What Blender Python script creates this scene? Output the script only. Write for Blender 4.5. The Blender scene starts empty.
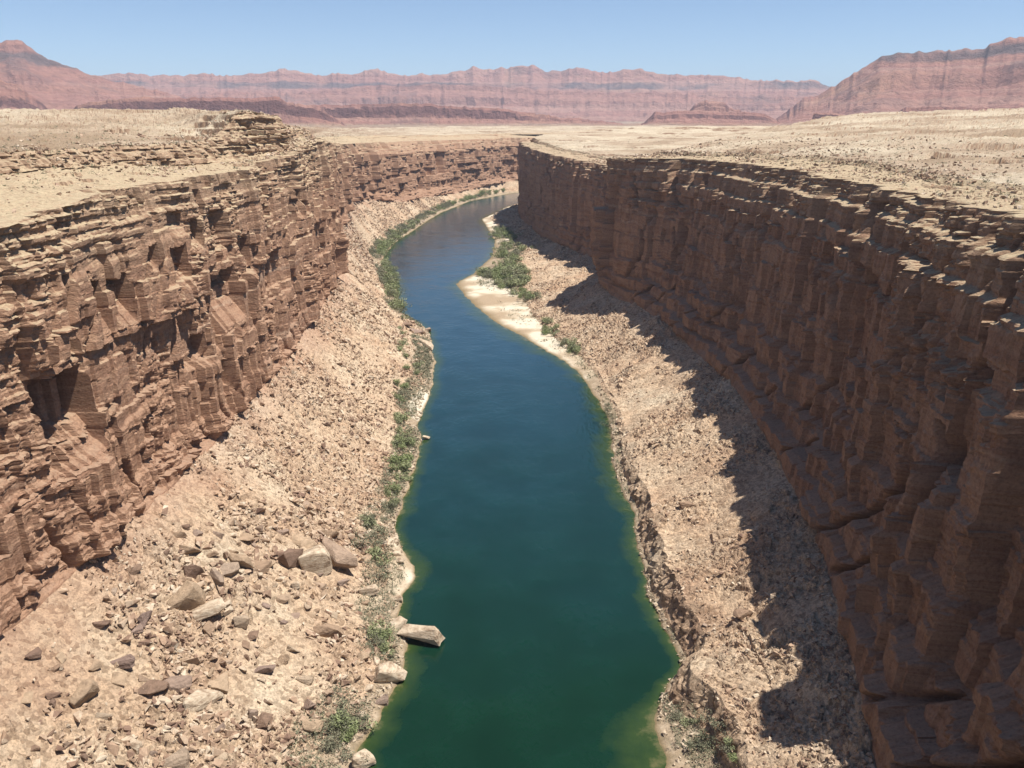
import bpy, bmesh, math, random
import numpy as np
from mathutils import Vector
from mathutils.bvhtree import BVHTree

random.seed(7)
RNG = np.random.default_rng(11)
SC = bpy.context.scene
COL = SC.collection

# ------------------------------------------------------------------ camera geometry
F = 870.0
CAMZ = 143.0
HOR = 118.0
PITCH = math.atan((384 - HOR) / F)
CP, SP = math.cos(PITCH), math.sin(PITCH)


def ray(px, py):
    d = (px - 512) / F
    v = (384 - py) / F
    return d, CP + v * SP, v * CP - SP       # x, y, z per unit t


def pz(px, py, z):
    x, y, w = ray(px, py)
    t = (z - CAMZ) / w
    return (x * t, y * t, z)


def pY(px, py, Y):
    x, y, w = ray(px, py)
    t = Y / y
    return (x * t, Y, CAMZ + w * t)


# ------------------------------------------------------------------ noise
def h2(i, j, seed=0):
    i = np.asarray(i).astype(np.int64).astype(np.uint64)
    j = np.asarray(j).astype(np.int64).astype(np.uint64)
    n = (i * np.uint64(374761393) + j * np.uint64(668265263) + np.uint64(seed * 974634777 + 12345)) & np.uint64(0xFFFFFFFF)
    n = ((n ^ (n >> np.uint64(13))) * np.uint64(1274126177)) & np.uint64(0xFFFFFFFF)
    n = ((n ^ (n >> np.uint64(16))) * np.uint64(2246822519)) & np.uint64(0xFFFFFFFF)
    n = n ^ (n >> np.uint64(15))
    return (n & np.uint64(0xFFFFFF)).astype(np.float64) / 16777215.0


def vn(x, y, seed=0):
    x, y = np.broadcast_arrays(np.asarray(x, float), np.asarray(y, float))
    i, j = np.floor(x), np.floor(y)
    fx, fy = x - i, y - j
    fx = fx * fx * (3 - 2 * fx); fy = fy * fy * (3 - 2 * fy)
    a = h2(i, j, seed); b = h2(i + 1, j, seed); c = h2(i, j + 1, seed); d = h2(i + 1, j + 1, seed)
    return (a + (b - a) * fx) * (1 - fy) + (c + (d - c) * fx) * fy


def fbm(x, y, seed=0, o=4, g=0.5):
    s = 0; a = 1; t = 0
    for k in range(o):
        s = s + a * vn(x * 2 ** k + 17.3 * k, y * 2 ** k + 5.1 * k, seed + k)
        t += a; a *= g
    return s / t


def sst(a, b, x):
    t = np.clip((x - a) / (b - a), 0, 1)
    return t * t * (3 - 2 * t)


def beds(thick, seed, lo=-20, hi=200):
    r = np.random.default_rng(seed)
    e = [lo]
    while e[-1] < hi:
        e.append(e[-1] + thick * r.uniform(0.45, 1.7))
    return np.array(e)


def bricks(s, z, H, L, seed):
    e = beds(H, seed)
    i = np.searchsorted(e, z)
    Li = L * (0.6 + 0.9 * h2(i, i * 0, seed + 3))
    q = s / Li + 13.7 * h2(i, i * 0 + 5, seed + 4)
    j = np.floor(q)
    f = q - j
    # uneven brick lengths: split some bricks
    cut = 0.3 + 0.4 * h2(i, j, seed + 9)
    k = (f > cut).astype(float)
    return h2(i * 3 + k, j, seed + 5), h2(i, i * 0 + 1, seed + 6)


def cells(x, y, seed):
    """bumpy cobble field: per-cell dome height"""
    i0, j0 = np.floor(x), np.floor(y)
    best = np.full(np.shape(x), 9.0); hv = np.zeros(np.shape(x))
    for di in (-1, 0, 1):
        for dj in (-1, 0, 1):
            i, j = i0 + di, j0 + dj
            px = i + h2(i, j, seed); py = j + h2(i, j, seed + 1)
            d = (x - px) ** 2 + (y - py) ** 2
            m = d < best
            best = np.where(m, d, best)
            hv = np.where(m, h2(i, j, seed + 2), hv)
    return hv ** 2 * np.clip(1 - best * 2.2, 0, 1) ** 0.5


# ------------------------------------------------------------------ helpers for objects
def tag(o, label=None, cat=None, group=None, kind=None):
    if label: o['label'] = label
    if cat: o['category'] = cat
    if group: o['group'] = group
    if kind: o['kind'] = kind
    return o


def mesh_np(name, V, Fq, mat, smooth=False, parent=None):
    me = bpy.data.meshes.new(name)
    V = np.ascontiguousarray(V, dtype=np.float32).reshape(-1, 3)
    Fq = np.ascontiguousarray(Fq, dtype=np.int32)
    n, k = Fq.shape
    me.vertices.add(len(V)); me.vertices.foreach_set('co', V.ravel())
    me.loops.add(n * k); me.loops.foreach_set('vertex_index', Fq.ravel())
    me.polygons.add(n)
    me.polygons.foreach_set('loop_start', np.arange(0, n * k, k, dtype=np.int32))
    me.polygons.foreach_set('loop_total', np.full(n, k, dtype=np.int32))
    me.polygons.foreach_set('use_smooth', np.full(n, smooth, dtype=bool))
    me.update(calc_edges=True)
    me.materials.append(mat)
    o = bpy.data.objects.new(name, me)
    COL.objects.link(o)
    if parent: o.parent = parent
    return o


def grid_faces(R, C, flip=False):
    a = np.arange(R * C).reshape(R, C)
    q = np.stack([a[:-1, :-1], a[:-1, 1:], a[1:, 1:], a[1:, :-1]], -1).reshape(-1, 4)
    return q[:, ::-1] if flip else q


# ------------------------------------------------------------------ materials
class NT:
    def __init__(s, name):
        s.m = bpy.data.materials.new(name); s.m.use_nodes = True
        s.t = s.m.node_tree; s.t.nodes.clear()
        s.out = s.t.nodes.new('ShaderNodeOutputMaterial')
        s.bs = s.t.nodes.new('ShaderNodeBsdfPrincipled')
        s.t.links.new(s.bs.outputs[0], s.out.inputs[0])
        s.g = s.t.nodes.new('ShaderNodeNewGeometry')
        s.bs.inputs['Specular IOR Level'].default_value = 0.15
        s.bs.inputs['Roughness'].default_value = 0.95

    def n(s, ty, **kw):
        o = s.t.nodes.new(ty)
        for k, v in kw.items(): setattr(o, k, v)
        return o

    def put(s, sock, v):
        if isinstance(v, bpy.types.NodeSocket): s.t.links.new(v, sock)
        elif isinstance(v, (tuple, list)) and len(v) == 3 and sock.type == 'RGBA': sock.default_value = (*v, 1)
        else: sock.default_value = v

    def math(s, op, a, b=0.0, c=0.0, clamp=False):
        o = s.n('ShaderNodeMath', operation=op, use_clamp=clamp)
        s.put(o.inputs[0], a); s.put(o.inputs[1], b); s.put(o.inputs[2], c)
        return o.outputs[0]

    def pos(s, scale=(1, 1, 1)):
        o = s.n('ShaderNodeMapping'); s.put(o.inputs[0], s.g.outputs['Position']); o.inputs['Scale'].default_value = scale
        return o.outputs[0]

    def noise(s, vec, scale, detail=4, rough=0.55, dist=0.0, ty='FBM'):
        o = s.n('ShaderNodeTexNoise'); s.put(o.inputs['Vector'], vec)
        o.inputs['Scale'].default_value = scale; o.inputs['Detail'].default_value = detail
        o.inputs['Roughness'].default_value = rough; o.inputs['Distortion'].default_value = dist
        return o.outputs[0]

    def ramp(s, f, stops, interp='LINEAR'):
        o = s.n('ShaderNodeValToRGB'); s.put(o.inputs[0], f); r = o.color_ramp; r.interpolation = interp
        while len(r.elements) < len(stops): r.elements.new(0.5)
        for e, (p, c) in zip(r.elements, stops): e.position = p; e.color = (*c, 1)
        return o.outputs[0]

    def mr(s, v, a, b, c=0.0, d=1.0):
        o = s.n('ShaderNodeMapRange'); o.clamp = True
        s.put(o.inputs[0], v); o.inputs[1].default_value = a; o.inputs[2].default_value = b
        o.inputs[3].default_value = c; o.inputs[4].default_value = d
        return o.outputs[0]

    def mix(s, f, a, b, mode='MIX'):
        o = s.n('ShaderNodeMix', data_type='RGBA', blend_type=mode)
        s.put(o.inputs[0], f); s.put(o.inputs[6], a); s.put(o.inputs[7], b)
        return o.outputs[2]

    def sep(s, v):
        o = s.n('ShaderNodeSeparateXYZ'); s.put(o.inputs[0], v); return o.outputs

    def bump(s, h, dist, strength=1.0, prev=None):
        o = s.n('ShaderNodeBump'); o.inputs['Strength'].default_value = strength
        o.inputs['Distance'].default_value = dist; s.put(o.inputs['Height'], h)
        if prev is not None: s.put(o.inputs['Normal'], prev)
        return o.outputs[0]

    def done(s, col, nrm=None):
        s.put(s.bs.inputs['Base Color'], col)
        if nrm is not None: s.put(s.bs.inputs['Normal'], nrm)
        return s.m


def grey(v): return (v, v, v)


def m_cliff():
    k = NT('canyon_rock')
    P = k.pos()
    z = k.sep(P)[2]
    warp = k.noise(P, 0.03, 3)
    zz = k.math('ADD', z, k.math('MULTIPLY', warp, 10.0))
    comb = k.n('ShaderNodeCombineXYZ')
    k.put(comb.inputs[2], k.math('MULTIPLY', zz, 0.22))
    x = k.sep(P)
    k.put(comb.inputs[0], k.math('MULTIPLY', x[0], 0.006)); k.put(comb.inputs[1], k.math('MULTIPLY', x[1], 0.006))
    strata = k.noise(comb.outputs[0], 1.0, 6, 0.65)
    red = k.ramp(strata, [(0.25, (0.235, 0.122, 0.078)), (0.42, (0.34, 0.195, 0.124)), (0.5, (0.385, 0.232, 0.149)),
                          (0.58, (0.30, 0.168, 0.107)), (0.72, (0.46, 0.31, 0.215))])
    tan = k.ramp(strata, [(0.3, (0.25, 0.155, 0.098)), (0.45, (0.38, 0.26, 0.17)), (0.55, (0.31, 0.20, 0.13)),
                          (0.7, (0.48, 0.36, 0.24))])
    f = k.mr(k.math('ADD', z, k.math('MULTIPLY', k.noise(P, 0.05, 4), 40.0)), 118, 146)
    c = k.mix(f, red, tan)
    patch = k.noise(P, 0.11, 6, 0.65)
    c = k.mix(k.mr(patch, 0.52, 0.75, 0, 0.5), c, (0.15, 0.072, 0.048))
    pale = k.noise(P, 0.09, 5, 0.7, 0.6)
    c = k.mix(k.mr(pale, 0.6, 0.78, 0, 0.5), c, (0.38, 0.26, 0.18))
    nz = k.sep(k.g.outputs['True Normal'])[2]
    dust = k.math('MULTIPLY', k.mr(nz, 0.55, 0.9), k.mr(k.noise(P, 0.5, 4, 0.6), 0.3, 0.55, 0.35, 0.95))
    c = k.mix(dust, c, k.mix(k.mr(z, 60, 115), (0.34, 0.22, 0.15), (0.43, 0.34, 0.22)))
    fine = k.noise(P, 1.3, 8, 0.7)
    c = k.mix(1.0, c, k.ramp(fine, [(0.25, grey(0.55)), (0.5, grey(1.0)), (0.75, grey(1.3))]), 'MULTIPLY')
    b = k.bump(k.noise(k.pos((1, 1, 2.5)), 0.7, 9, 0.7), 0.6)
    return k.done(c, b)


def m_talus():
    k = NT('talus_rubble')
    P = k.pos()
    a = k.noise(P, 0.035, 5, 0.6)
    c = k.ramp(a, [(0.3, (0.42, 0.28, 0.185)), (0.45, (0.49, 0.355, 0.24)), (0.55, (0.52, 0.395, 0.275)), (0.7, (0.58, 0.475, 0.345))])
    v = k.n('ShaderNodeTexVoronoi'); k.put(v.inputs['Vector'], P); v.inputs['Scale'].default_value = 0.9
    vr = k.sep(v.outputs['Color'])[0]
    c = k.mix(1.0, c, k.ramp(vr, [(0.0, (0.62, 0.58, 0.55)), (0.5, grey(1.0)), (1.0, (1.15, 1.13, 1.1))]), 'MULTIPLY')
    v2 = k.n('ShaderNodeTexVoronoi'); k.put(v2.inputs['Vector'], P); v2.inputs['Scale'].default_value = 2.6
    c = k.mix(0.8, c, k.ramp(k.sep(v2.outputs['Color'])[1], [(0.0, grey(0.65)), (0.5, grey(1.0)), (1.0, grey(1.2))]), 'MULTIPLY')
    z = k.sep(P)[2]
    c = k.mix(k.mr(k.math('ADD', z, k.math('MULTIPLY', k.noise(P, 0.06, 4), 24.0)), 42, 62, 0, 0.7), c, (0.36, 0.19, 0.13))
    h = k.math('ADD', k.math('MULTIPLY', v.outputs['Distance'], -0.6), k.noise(P, 2.0, 8, 0.75))
    return k.done(c, k.bump(h, 0.55))


def m_plateau():
    k = NT('plateau_ground')
    P = k.pos()
    a = k.noise(P, 0.012, 6, 0.6)
    c = k.ramp(a, [(0.38, (0.31, 0.225, 0.15)), (0.46, (0.42, 0.32, 0.225)), (0.54, (0.46, 0.37, 0.265)), (0.63, (0.53, 0.44, 0.32))])
    s = k.noise(P, 0.35, 6, 0.75)
    c = k.mix(k.mr(s, 0.52, 0.66, 0, 0.7), c, (0.25, 0.195, 0.11))
    s2 = k.noise(P, 1.4, 5, 0.7)
    c = k.mix(1.0, c, k.ramp(s2, [(0.3, grey(0.6)), (0.5, grey(1.0)), (0.7, grey(1.2))]), 'MULTIPLY')
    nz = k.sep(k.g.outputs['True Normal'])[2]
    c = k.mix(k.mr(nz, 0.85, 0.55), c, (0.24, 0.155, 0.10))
    return k.done(c, k.bump(s, 1.2))


def m_bank():
    k = NT('sand_bank')
    P = k.pos()
    z = k.sep(P)[2]
    n1 = k.noise(P, 0.028, 4, 0.55)
    sa = k.n('ShaderNodeAttribute', attribute_name='sand').outputs['Fac']
    c0 = k.ramp(k.noise(P, 0.25, 6, 0.7), [(0.3, (0.19, 0.15, 0.095)), (0.5, (0.33, 0.25, 0.17)), (0.7, (0.44, 0.35, 0.25))])
    c = k.ramp(n1, [(0.4, (0.36, 0.27, 0.18)), (0.5, (0.47, 0.38, 0.27)), (0.56, (0.62, 0.54, 0.42))])
    c = k.mix(k.mr(k.math('ADD', sa, k.math('MULTIPLY', k.math('SUBTRACT', k.noise(P, .2, 4, .6), .5), .6)), .3, .6), c0, c)
    c = k.mix(k.mr(z, 0.55, 0.05), c, (0.21, 0.155, 0.085))
    c = k.mix(1.0, c, k.ramp(k.noise(P, 1.2, 7, 0.7), [(0.3, grey(0.72)), (0.5, grey(1.0)), (0.7, grey(1.15))]), 'MULTIPLY')
    return k.done(c, k.bump(k.noise(P, 1.0, 7, 0.7), 0.4))


def m_sand():
    k = NT('pale_sand')
    P = k.pos()
    z = k.sep(P)[2]
    n1 = k.noise(P, 0.12, 4, 0.6)
    dry = k.ramp(n1, [(0.4, (0.56, 0.46, 0.33)), (0.6, (0.74, 0.67, 0.54))])
    c = k.mix(k.mr(z, 0.5, 0.12), dry, (0.27, 0.21, 0.12))
    return k.done(c, k.bump(k.noise(P, 0.8, 5, 0.7), 0.2))


def m_water():
    k = NT('river_water')
    P = k.pos()
    at = k.n('ShaderNodeAttribute', attribute_name='shallow')
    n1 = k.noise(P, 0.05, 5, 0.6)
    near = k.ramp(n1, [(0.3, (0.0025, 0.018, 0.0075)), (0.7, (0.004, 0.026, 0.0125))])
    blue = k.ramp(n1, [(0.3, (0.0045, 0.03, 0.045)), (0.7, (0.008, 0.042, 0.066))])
    deep = k.mix(k.mr(k.math('ADD', k.sep(P)[1], k.math('MULTIPLY', k.noise(P, .012, 4), 180.0)), 270, 640), near, blue)  # bluer with distance: low-angle sky reflection painted into the water colour
    sh = k.math('ADD', at.outputs['Fac'], k.math('MULTIPLY', k.math('SUBTRACT', k.noise(P, 0.16, 6, 0.7), 0.5), 1.1))
    sh = k.math('MULTIPLY', sh, k.mr(at.outputs['Fac'], 0.0, 0.2))
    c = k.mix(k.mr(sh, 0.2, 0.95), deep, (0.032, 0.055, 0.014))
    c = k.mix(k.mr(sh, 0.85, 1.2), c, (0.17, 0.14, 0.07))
    k.bs.inputs['Specular IOR Level'].default_value = 0.5
    k.bs.inputs['IOR'].default_value = 1.333
    k.bs.inputs['Roughness'].default_value = 0.12
    w = k.noise(k.pos((1, 0.45, 1)), 0.45, 5, 0.6, 0.5)
    w2 = k.noise(P, 0.05, 3, 0.5)
    h = k.math('MULTIPLY', w, k.mr(w2, 0.35, 0.65, 0.25, 1.3))
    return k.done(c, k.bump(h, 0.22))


def m_boulder():
    k = NT('boulder_rock')
    tc = k.n('ShaderNodeTexCoord'); oi = k.n('ShaderNodeObjectInfo')
    P = k.pos()
    base = k.ramp(oi.outputs['Random'], [(0.0, (0.20, 0.13, 0.095)), (0.3, (0.32, 0.215, 0.145)), (0.6, (0.44, 0.32, 0.215)), (0.85, (0.27, 0.19, 0.155)), (1.0, (0.50, 0.39, 0.27))])
    n1 = k.math('ADD', k.math('MULTIPLY', k.noise(P, 0.6, 7, 0.75), .6), k.math('MULTIPLY', k.noise(k.pos((.5, .5, 5)), 0.5, 4, 0.6), .4))
    c = k.mix(1.0, base, k.ramp(n1, [(0.33, grey(0.55)), (0.5, grey(1.0)), (0.67, grey(1.3))]), 'MULTIPLY')
    return k.done(c, k.bump(k.noise(k.pos((1, 1, 2)), 1.2, 8, 0.75), 0.6))


def m_pale_boulder():
    k = NT('pale_boulder_rock')
    P = k.pos()
    P6 = k.pos((.5, .5, 5))
    c = k.ramp(k.math('ADD', k.math('MULTIPLY', k.noise(P, 0.5, 7, 0.75), .6), k.math('MULTIPLY', k.noise(P6, 0.5, 4, 0.6), .4)), [(0.38, (0.26, 0.18, 0.12)), (0.45, (0.36, 0.27, 0.19)), (0.52, (0.50, 0.40, 0.29)), (0.62, (0.58, 0.49, 0.37))])
    return k.done(c, k.bump(k.noise(k.pos((1, 1, 2)), 1.2, 8, 0.7), 0.3))


def m_rubble():
    k = NT('loose_rubble')
    P = k.pos()
    v = k.n('ShaderNodeTexVoronoi'); k.put(v.inputs['Vector'], P); v.inputs['Scale'].default_value = 0.45
    c = k.ramp(k.sep(v.outputs['Color'])[0], [(0.0, (0.20, 0.125, 0.09)), (0.3, (0.37, 0.25, 0.17)), (0.7, (0.48, 0.355, 0.25)), (1.0, (0.58, 0.48, 0.36))])
    c = k.mix(1.0, c, k.ramp(k.noise(P, 1.5, 5, 0.7), [(0.3, grey(0.75)), (0.7, grey(1.15))]), 'MULTIPLY')
    return k.done(c, k.bump(k.noise(P, 3, 5, 0.7), 0.15))


def m_leaf(name, a, b):
    k = NT(name)
    oi = k.n('ShaderNodeObjectInfo')
    c = k.mix(oi.outputs['Random'], a, b)
    c = k.mix(1.0, c, k.ramp(k.noise(k.pos(), 0.9, 3, 0.6), [(0.3, grey(0.65)), (0.7, grey(1.35))]), 'MULTIPLY')
    k.bs.inputs['Roughness'].default_value = 0.75
    return k.done(c)


def m_wood():
    k = NT('shrub_wood')
    return k.done((0.16, 0.11, 0.075))


def m_far():
    k = NT('far_desert')
    P = k.pos()
    z = k.sep(P)[2]
    w = k.noise(P, 0.0006, 5, 0.6)
    comb = k.n('ShaderNodeCombineXYZ'); s = k.sep(P)
    k.put(comb.inputs[0], k.math('MULTIPLY', s[0], 0.0002)); k.put(comb.inputs[1], k.math('MULTIPLY', s[1], 0.0002))
    k.put(comb.inputs[2], k.math('MULTIPLY', k.math('ADD', z, k.math('MULTIPLY', w, 160.0)), 0.016))
    st = k.noise(comb.outputs[0], 1.0, 5, 0.6)
    c = k.ramp(st, [(0.28, (0.37, 0.18, 0.135)), (0.42, (0.43, 0.22, 0.16)), (0.5, (0.39, 0.19, 0.145)), (0.6, (0.47, 0.26, 0.195)), (0.75, (0.41, 0.23, 0.185))])
    nz = k.sep(k.g.outputs['True Normal'])[2]
    c = k.mix(k.mr(nz, 0.82, 0.56, 0, 0.45), c, (0.22, 0.12, 0.10))
    org = k.noise(P, 0.0011, 5, 0.6, 0.5)
    c = k.mix(k.mr(org, 0.55, 0.7, 0, 0.6), c, (0.50, 0.29, 0.18))
    gr = k.noise(P, 0.0016, 6, 0.7)
    c = k.mix(k.mr(gr, 0.56, 0.68, 0, 0.6), c, (0.17, 0.125, 0.115))
    c = k.mix(k.math('MULTIPLY', k.mr(nz, .93, .75), k.mr(z, 225, 205)), c, (0.21, 0.105, 0.09))
    cap = k.math('MULTIPLY', k.mr(k.math('ADD', z, k.math('MULTIPLY', k.noise(P, 0.002, 5, 0.65), 120.0)), 485, 500), k.mr(k.math('ADD', z, k.math('MULTIPLY', k.noise(P, 0.002, 5, 0.65), 120.0)), 575, 555))
    c = k.mix(k.math('MULTIPLY', cap, k.mr(k.noise(P, 0.0015, 5, 0.65), .42, .55, .15, .85)), c, (0.15, 0.115, 0.11))
    # light desert floor below the scarps
    low = k.mr(k.math('ADD', z, k.math('MULTIPLY', k.noise(P, 0.0012, 5, 0.6), 30.0)), 138, 124)
    c = k.mix(k.math('MULTIPLY', low, k.mr(nz, 0.9, 0.98)), c, k.ramp(k.noise(P, 0.0009, 6, 0.65), [(0.35, (0.44, 0.25, 0.17)), (0.5, (0.47, 0.33, 0.23)), (0.65, (0.50, 0.42, 0.31))]))
    c = k.mix(1.0, c, k.ramp(k.noise(P, 0.02, 6, 0.7), [(0.3, grey(0.75)), (0.7, grey(1.2))]), 'MULTIPLY')
    return k.done(c, k.bump(k.noise(P, 0.004, 9, 0.7), 120.0))


M_CLIFF, M_TALUS, M_PLAT, M_BANK, M_SAND, M_WATER = m_cliff(), m_talus(), m_plateau(), m_bank(), m_sand(), m_water()
M_BOUL, M_PBOUL, M_RUB, M_FAR, M_WOOD = m_boulder(), m_pale_boulder(), m_rubble(), m_far(), m_wood()
M_LEAF = m_leaf('shrub_leaf', (0.21, 0.245, 0.105), (0.29, 0.30, 0.17))
M_LEAF2 = m_leaf('grey_shrub_leaf', (0.16, 0.165, 0.10), (0.22, 0.21, 0.14))

# ------------------------------------------------------------------ column parameter u
us = [-120.0]
while us[-1] < 2350:
    u = us[-1]
    if u < 90: du = 3.0
    else: du = max(0.5, min(4.5, u * 0.0022))
    us.append(u + du)
U = np.array(us)
NC = len(U)
UF = np.arange(-200, 2500, 2.0)


def line(pts, sm=10.0):
    """pts: list (u,x,y,z) -> smoothed arrays at U"""
    pts = sorted(pts)
    a = np.array(pts, float)
    out = []
    g = np.exp(-0.5 * (np.arange(-40, 41) * 2.0 / sm) ** 2); g /= g.sum()
    for c in (1, 2, 3):
        v = np.interp(UF, a[:, 0], a[:, c])
        if c == 2:   # extrapolate y at the near end
            v = np.where(UF < a[0, 0], a[0, 2] + (UF - a[0, 0]), v)
        v = np.convolve(np.pad(v, 40, mode='edge'), g, 'valid')
        out.append(np.interp(U, UF, v))
    return np.stack(out, -1)


def fromz(L, z=0.0):
    r = []
    for px, py in L:
        p = pz(px, py, z)
        r.append((p[1], *p))
    return r


# left shore
LSH = fromz([(361, 745), (385, 705), (398, 690), (407, 659), (410, 640), (398, 624), (399, 602), (420, 573), (400, 548), (396, 527),
             (403, 500), (412, 478), (418, 455), (421, 435), (416, 425), (424, 410), (433, 384), (435, 362), (430, 335), (422, 325),
             (400, 317), (399, 300), (396, 282), (383, 258), (394, 243), (413, 231)])
LSH = [(-120, -52, -120, 0), (100, -37, 100, 0)] + LSH + [(1300, -122, 1290, 0), (1400, -112, 1390, 0), (1600, -74, 1600, 0), (1800, 0, 1765, 0), (2000, 130, 1865, 0), (2350, 480, 1960, 0)]
# right shore
RSH = fromz([(669, 767), (657, 737), (653, 710), (662, 683), (683, 672), (672, 642), (646, 588), (636, 540), (633, 515), (613, 470), (612, 430),
             (597, 399), (584, 378), (568, 364), (545, 350), (520, 335), (500, 325), (480, 310), (466, 297), (456, 283), (472, 275), (492, 256),
             (495, 241), (489, 231), (482, 219), (493, 214), (507, 207)])
RSH = [(-120, 35, -120, 0), (100, 32, 100, 0)] + RSH + [(1520, 0, 1510, 0), (1640, 45, 1610, 0), (1760, 120, 1690, 0), (1900, 250, 1750, 0), (2350, 700, 1820, 0)]


def xs(L, dx, z, dy=0):
    return [(u, x + dx(u) if callable(dx) else x + dx, y + (dy(u) if callable(dy) else dy), z(u) if callable(z) else z) for u, x, y, _ in L]


def I(xp, fp): return lambda u: float(np.interp(u, xp, fp))


lsh = line(LSH, 4); rsh = line(RSH, 4)
for L_, sd_ in ((lsh, 66), (rsh, 67)):
    L_[:, 0] += 3.2 * (fbm(U / 9, U * 0, sd_, 5, .6) - .5)
# bank tops
wl = np.interp(U, [0, 150, 165, 200, 240, 256, 275, 330, 405, 425, 455, 500, 620, 800, 1300, 2350], [6, 6, 8, 4, 5, 9, 4, 4, 4, 10, 4, 5, 6, 12, 14, 10])
tan = np.gradient(lsh[:, :2], axis=0); tan = np.stack([np.interp(U, UF, np.convolve(np.pad(np.interp(UF, U, tan[:, k] / np.hypot(tan[:, 0], tan[:, 1])), 60, mode='edge'), np.ones(121) / 121, 'valid')) for k in (0, 1)], -1)
tan /= np.linalg.norm(tan, axis=1, keepdims=True)
nl = np.stack([tan[:, 1], -tan[:, 0]], -1)          # towards the river (right of travel)
lbk = np.concatenate([lsh[:, :2] - nl * wl[:, None], np.full((NC, 1), 2.4)], 1)

# left cliff base / rim / bench / upper ledge
LBASE = [(-120, -118, -120, 40), (100, -108, 100, 40), (156, -106, 156, 40), (226, -100, 226, 40), (300, -99, 300, 40), (358, -99, 358, 40), (480, -106, 480, 42),
         (613, -122, 613, 42), (760, -150, 760, 44), (860, -163, 860, 46), (1000, -186, 1000, 46), (1120, -198, 1120, 44), (1190, -188, 1200, 36), (1290, -160, 1300, 24),
         (1400, -148, 1425, 18), (1600, -94, 1632, 12), (1800, -8, 1805, 20), (2000, 130, 1905, 20), (2350, 480, 2000, 20)]
LRIM = [(-120, -122, -120, 119), (100, -116, 100, 119), (179, -112, 179, 120), (239, -109, 239, 124.5), (300, -106, 300, 124), (362, -106, 362, 123), (480, -112, 480, 128),
        (586, -124, 586, 129), (640, -138, 640, 127), (760, -160, 760, 124), (860, -173, 860, 120), (1000, -197, 1000, 116), (1120, -212, 1120, 112), (1190, -206, 1215, 111),
        (1290, -188, 1320, 109), (1400, -176, 1455, 107), (1600, -112, 1668, 104), (1800, -18, 1838, 104), (2000, 130, 1938, 104), (2350, 480, 2035, 104)]
LUP0 = [(-120, -170, -120, 124), (179, -150, 190, 125), (239, -146, 245, 127), (300, -143, 305, 127), (350, -130, 355, 125), (400, -118, 405, 126), (450, -115, 452, 127), (480, -120, 480, 131), (586, -130, 590, 132.5),
        (640, -152, 642, 130), (760, -180, 762, 127), (1000, -230, 1005, 119), (1190, -240, 1240, 116), (1400, -205, 1500, 112), (1600, -135, 1715, 109), (1800, -25, 1885, 109), (2000, 128, 1985, 109), (2350, 480, 2080, 109)]
LUP1 = [(-120, -178, -120, 131), (179, -156, 190, 131.5), (239, -152, 245, 133), (300, -149, 305, 133), (350, -136, 357, 133.5), (396, -128, 398, 134), (410, -123, 412, 147), (440, -122, 442, 146), (452, -122, 456, 142.5), (470, -122, 472, 145), (500, -127, 500, 139), (586, -136, 590, 136),
        (640, -158, 643, 133), (760, -186, 763, 129.5), (1000, -236, 1008, 122), (1190, -246, 1248, 119), (1400, -208, 1508, 115), (1600, -137, 1722, 112), (1800, -25, 1892, 112), (2000, 128, 1992, 112), (2350, 480, 2088, 112)]
# outer ring of the left plateau
def ring(px, py, r):
    x, y, w = ray(px, py)
    t = r / math.hypot(x, y)
    return (x * t, y * t, CAMZ + w * t)
LQ = [(-120, -800, -200, 150), (150, -650, 300, 148), (239,) + ring(0, 112, 600), (300,) + ring(60, 111, 620), (378,) + ring(140, 111, 680), (500,) + ring(220, 115, 800), (640,) + ring(262, 122, 1200), (760,) + ring(300, 127, 1900),
      (1000,) + ring(335, 128, 2600), (1190,) + ring(380, 128, 3000), (1600,) + ring(450, 126.5, 3200), (1800,) + ring(520, 126, 3300), (2000,) + ring(600, 126, 3300), (2350,) + ring(720, 126, 3300)]

RBASE = [(-120, 60, -120, 20), (100, 63, 100, 20), (140, 71, 140, 22), (190, 82, 190, 24), (237, 91, 237, 25), (300, 97, 300, 25), (381, 101, 381, 25), (476, 98, 476, 23), (540, 90, 540, 23), (600, 74, 600, 22),
         (640, 66, 640, 24), (680, 88, 688, 25), (730, 92, 738, 22), (800, 80, 800, 16), (930, 58, 920, 12), (1050, 34, 1030, 10), (1250, 12, 1250, 6), (1400, 9, 1380, 5), (1520, 22, 1480, 5), (1640, 70, 1560, 8), (1760, 140, 1630, 10), (1900, 265, 1690, 10), (2350, 710, 1760, 10)]
RRIM = [(-120, 104, -120, 124), (100, 104, 100, 124), (150, 108, 150, 123.5), (212, 116, 212, 122), (291, 122, 291, 120.6), (350, 130, 350, 120.2), (393, 133, 393, 120.2), (480, 128, 480, 119.8), (562, 114, 562, 118.5), (610, 84, 612, 117), (645, 72, 647, 115.5), (680, 96, 692, 110),
        (730, 102, 742, 104), (800, 89, 812, 101), (930, 66, 932, 102), (1050, 40, 1042, 104), (1250, 14, 1262, 107), (1400, 14, 1360, 107.5), (1520, 34, 1440, 108), (1640, 82, 1515, 113), (1760, 150, 1580, 116), (1900, 275, 1640, 118), (2350, 715, 1705, 120)]
def back(L, d, dz):
    r = []
    for u, x, y, z in L:
        k = max(0, min(1, (u - 1200) / 500))
        r.append((u, x + d * (1 - 0.8 * k), y - d * 0.9 * k, z + dz + (6 * min(1, k * 2) if dz > 3 else 0)))
    return r
RUP0 = back(RRIM, 22, 1.5); RUP1 = back(RRIM, 26, 3.6)
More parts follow.
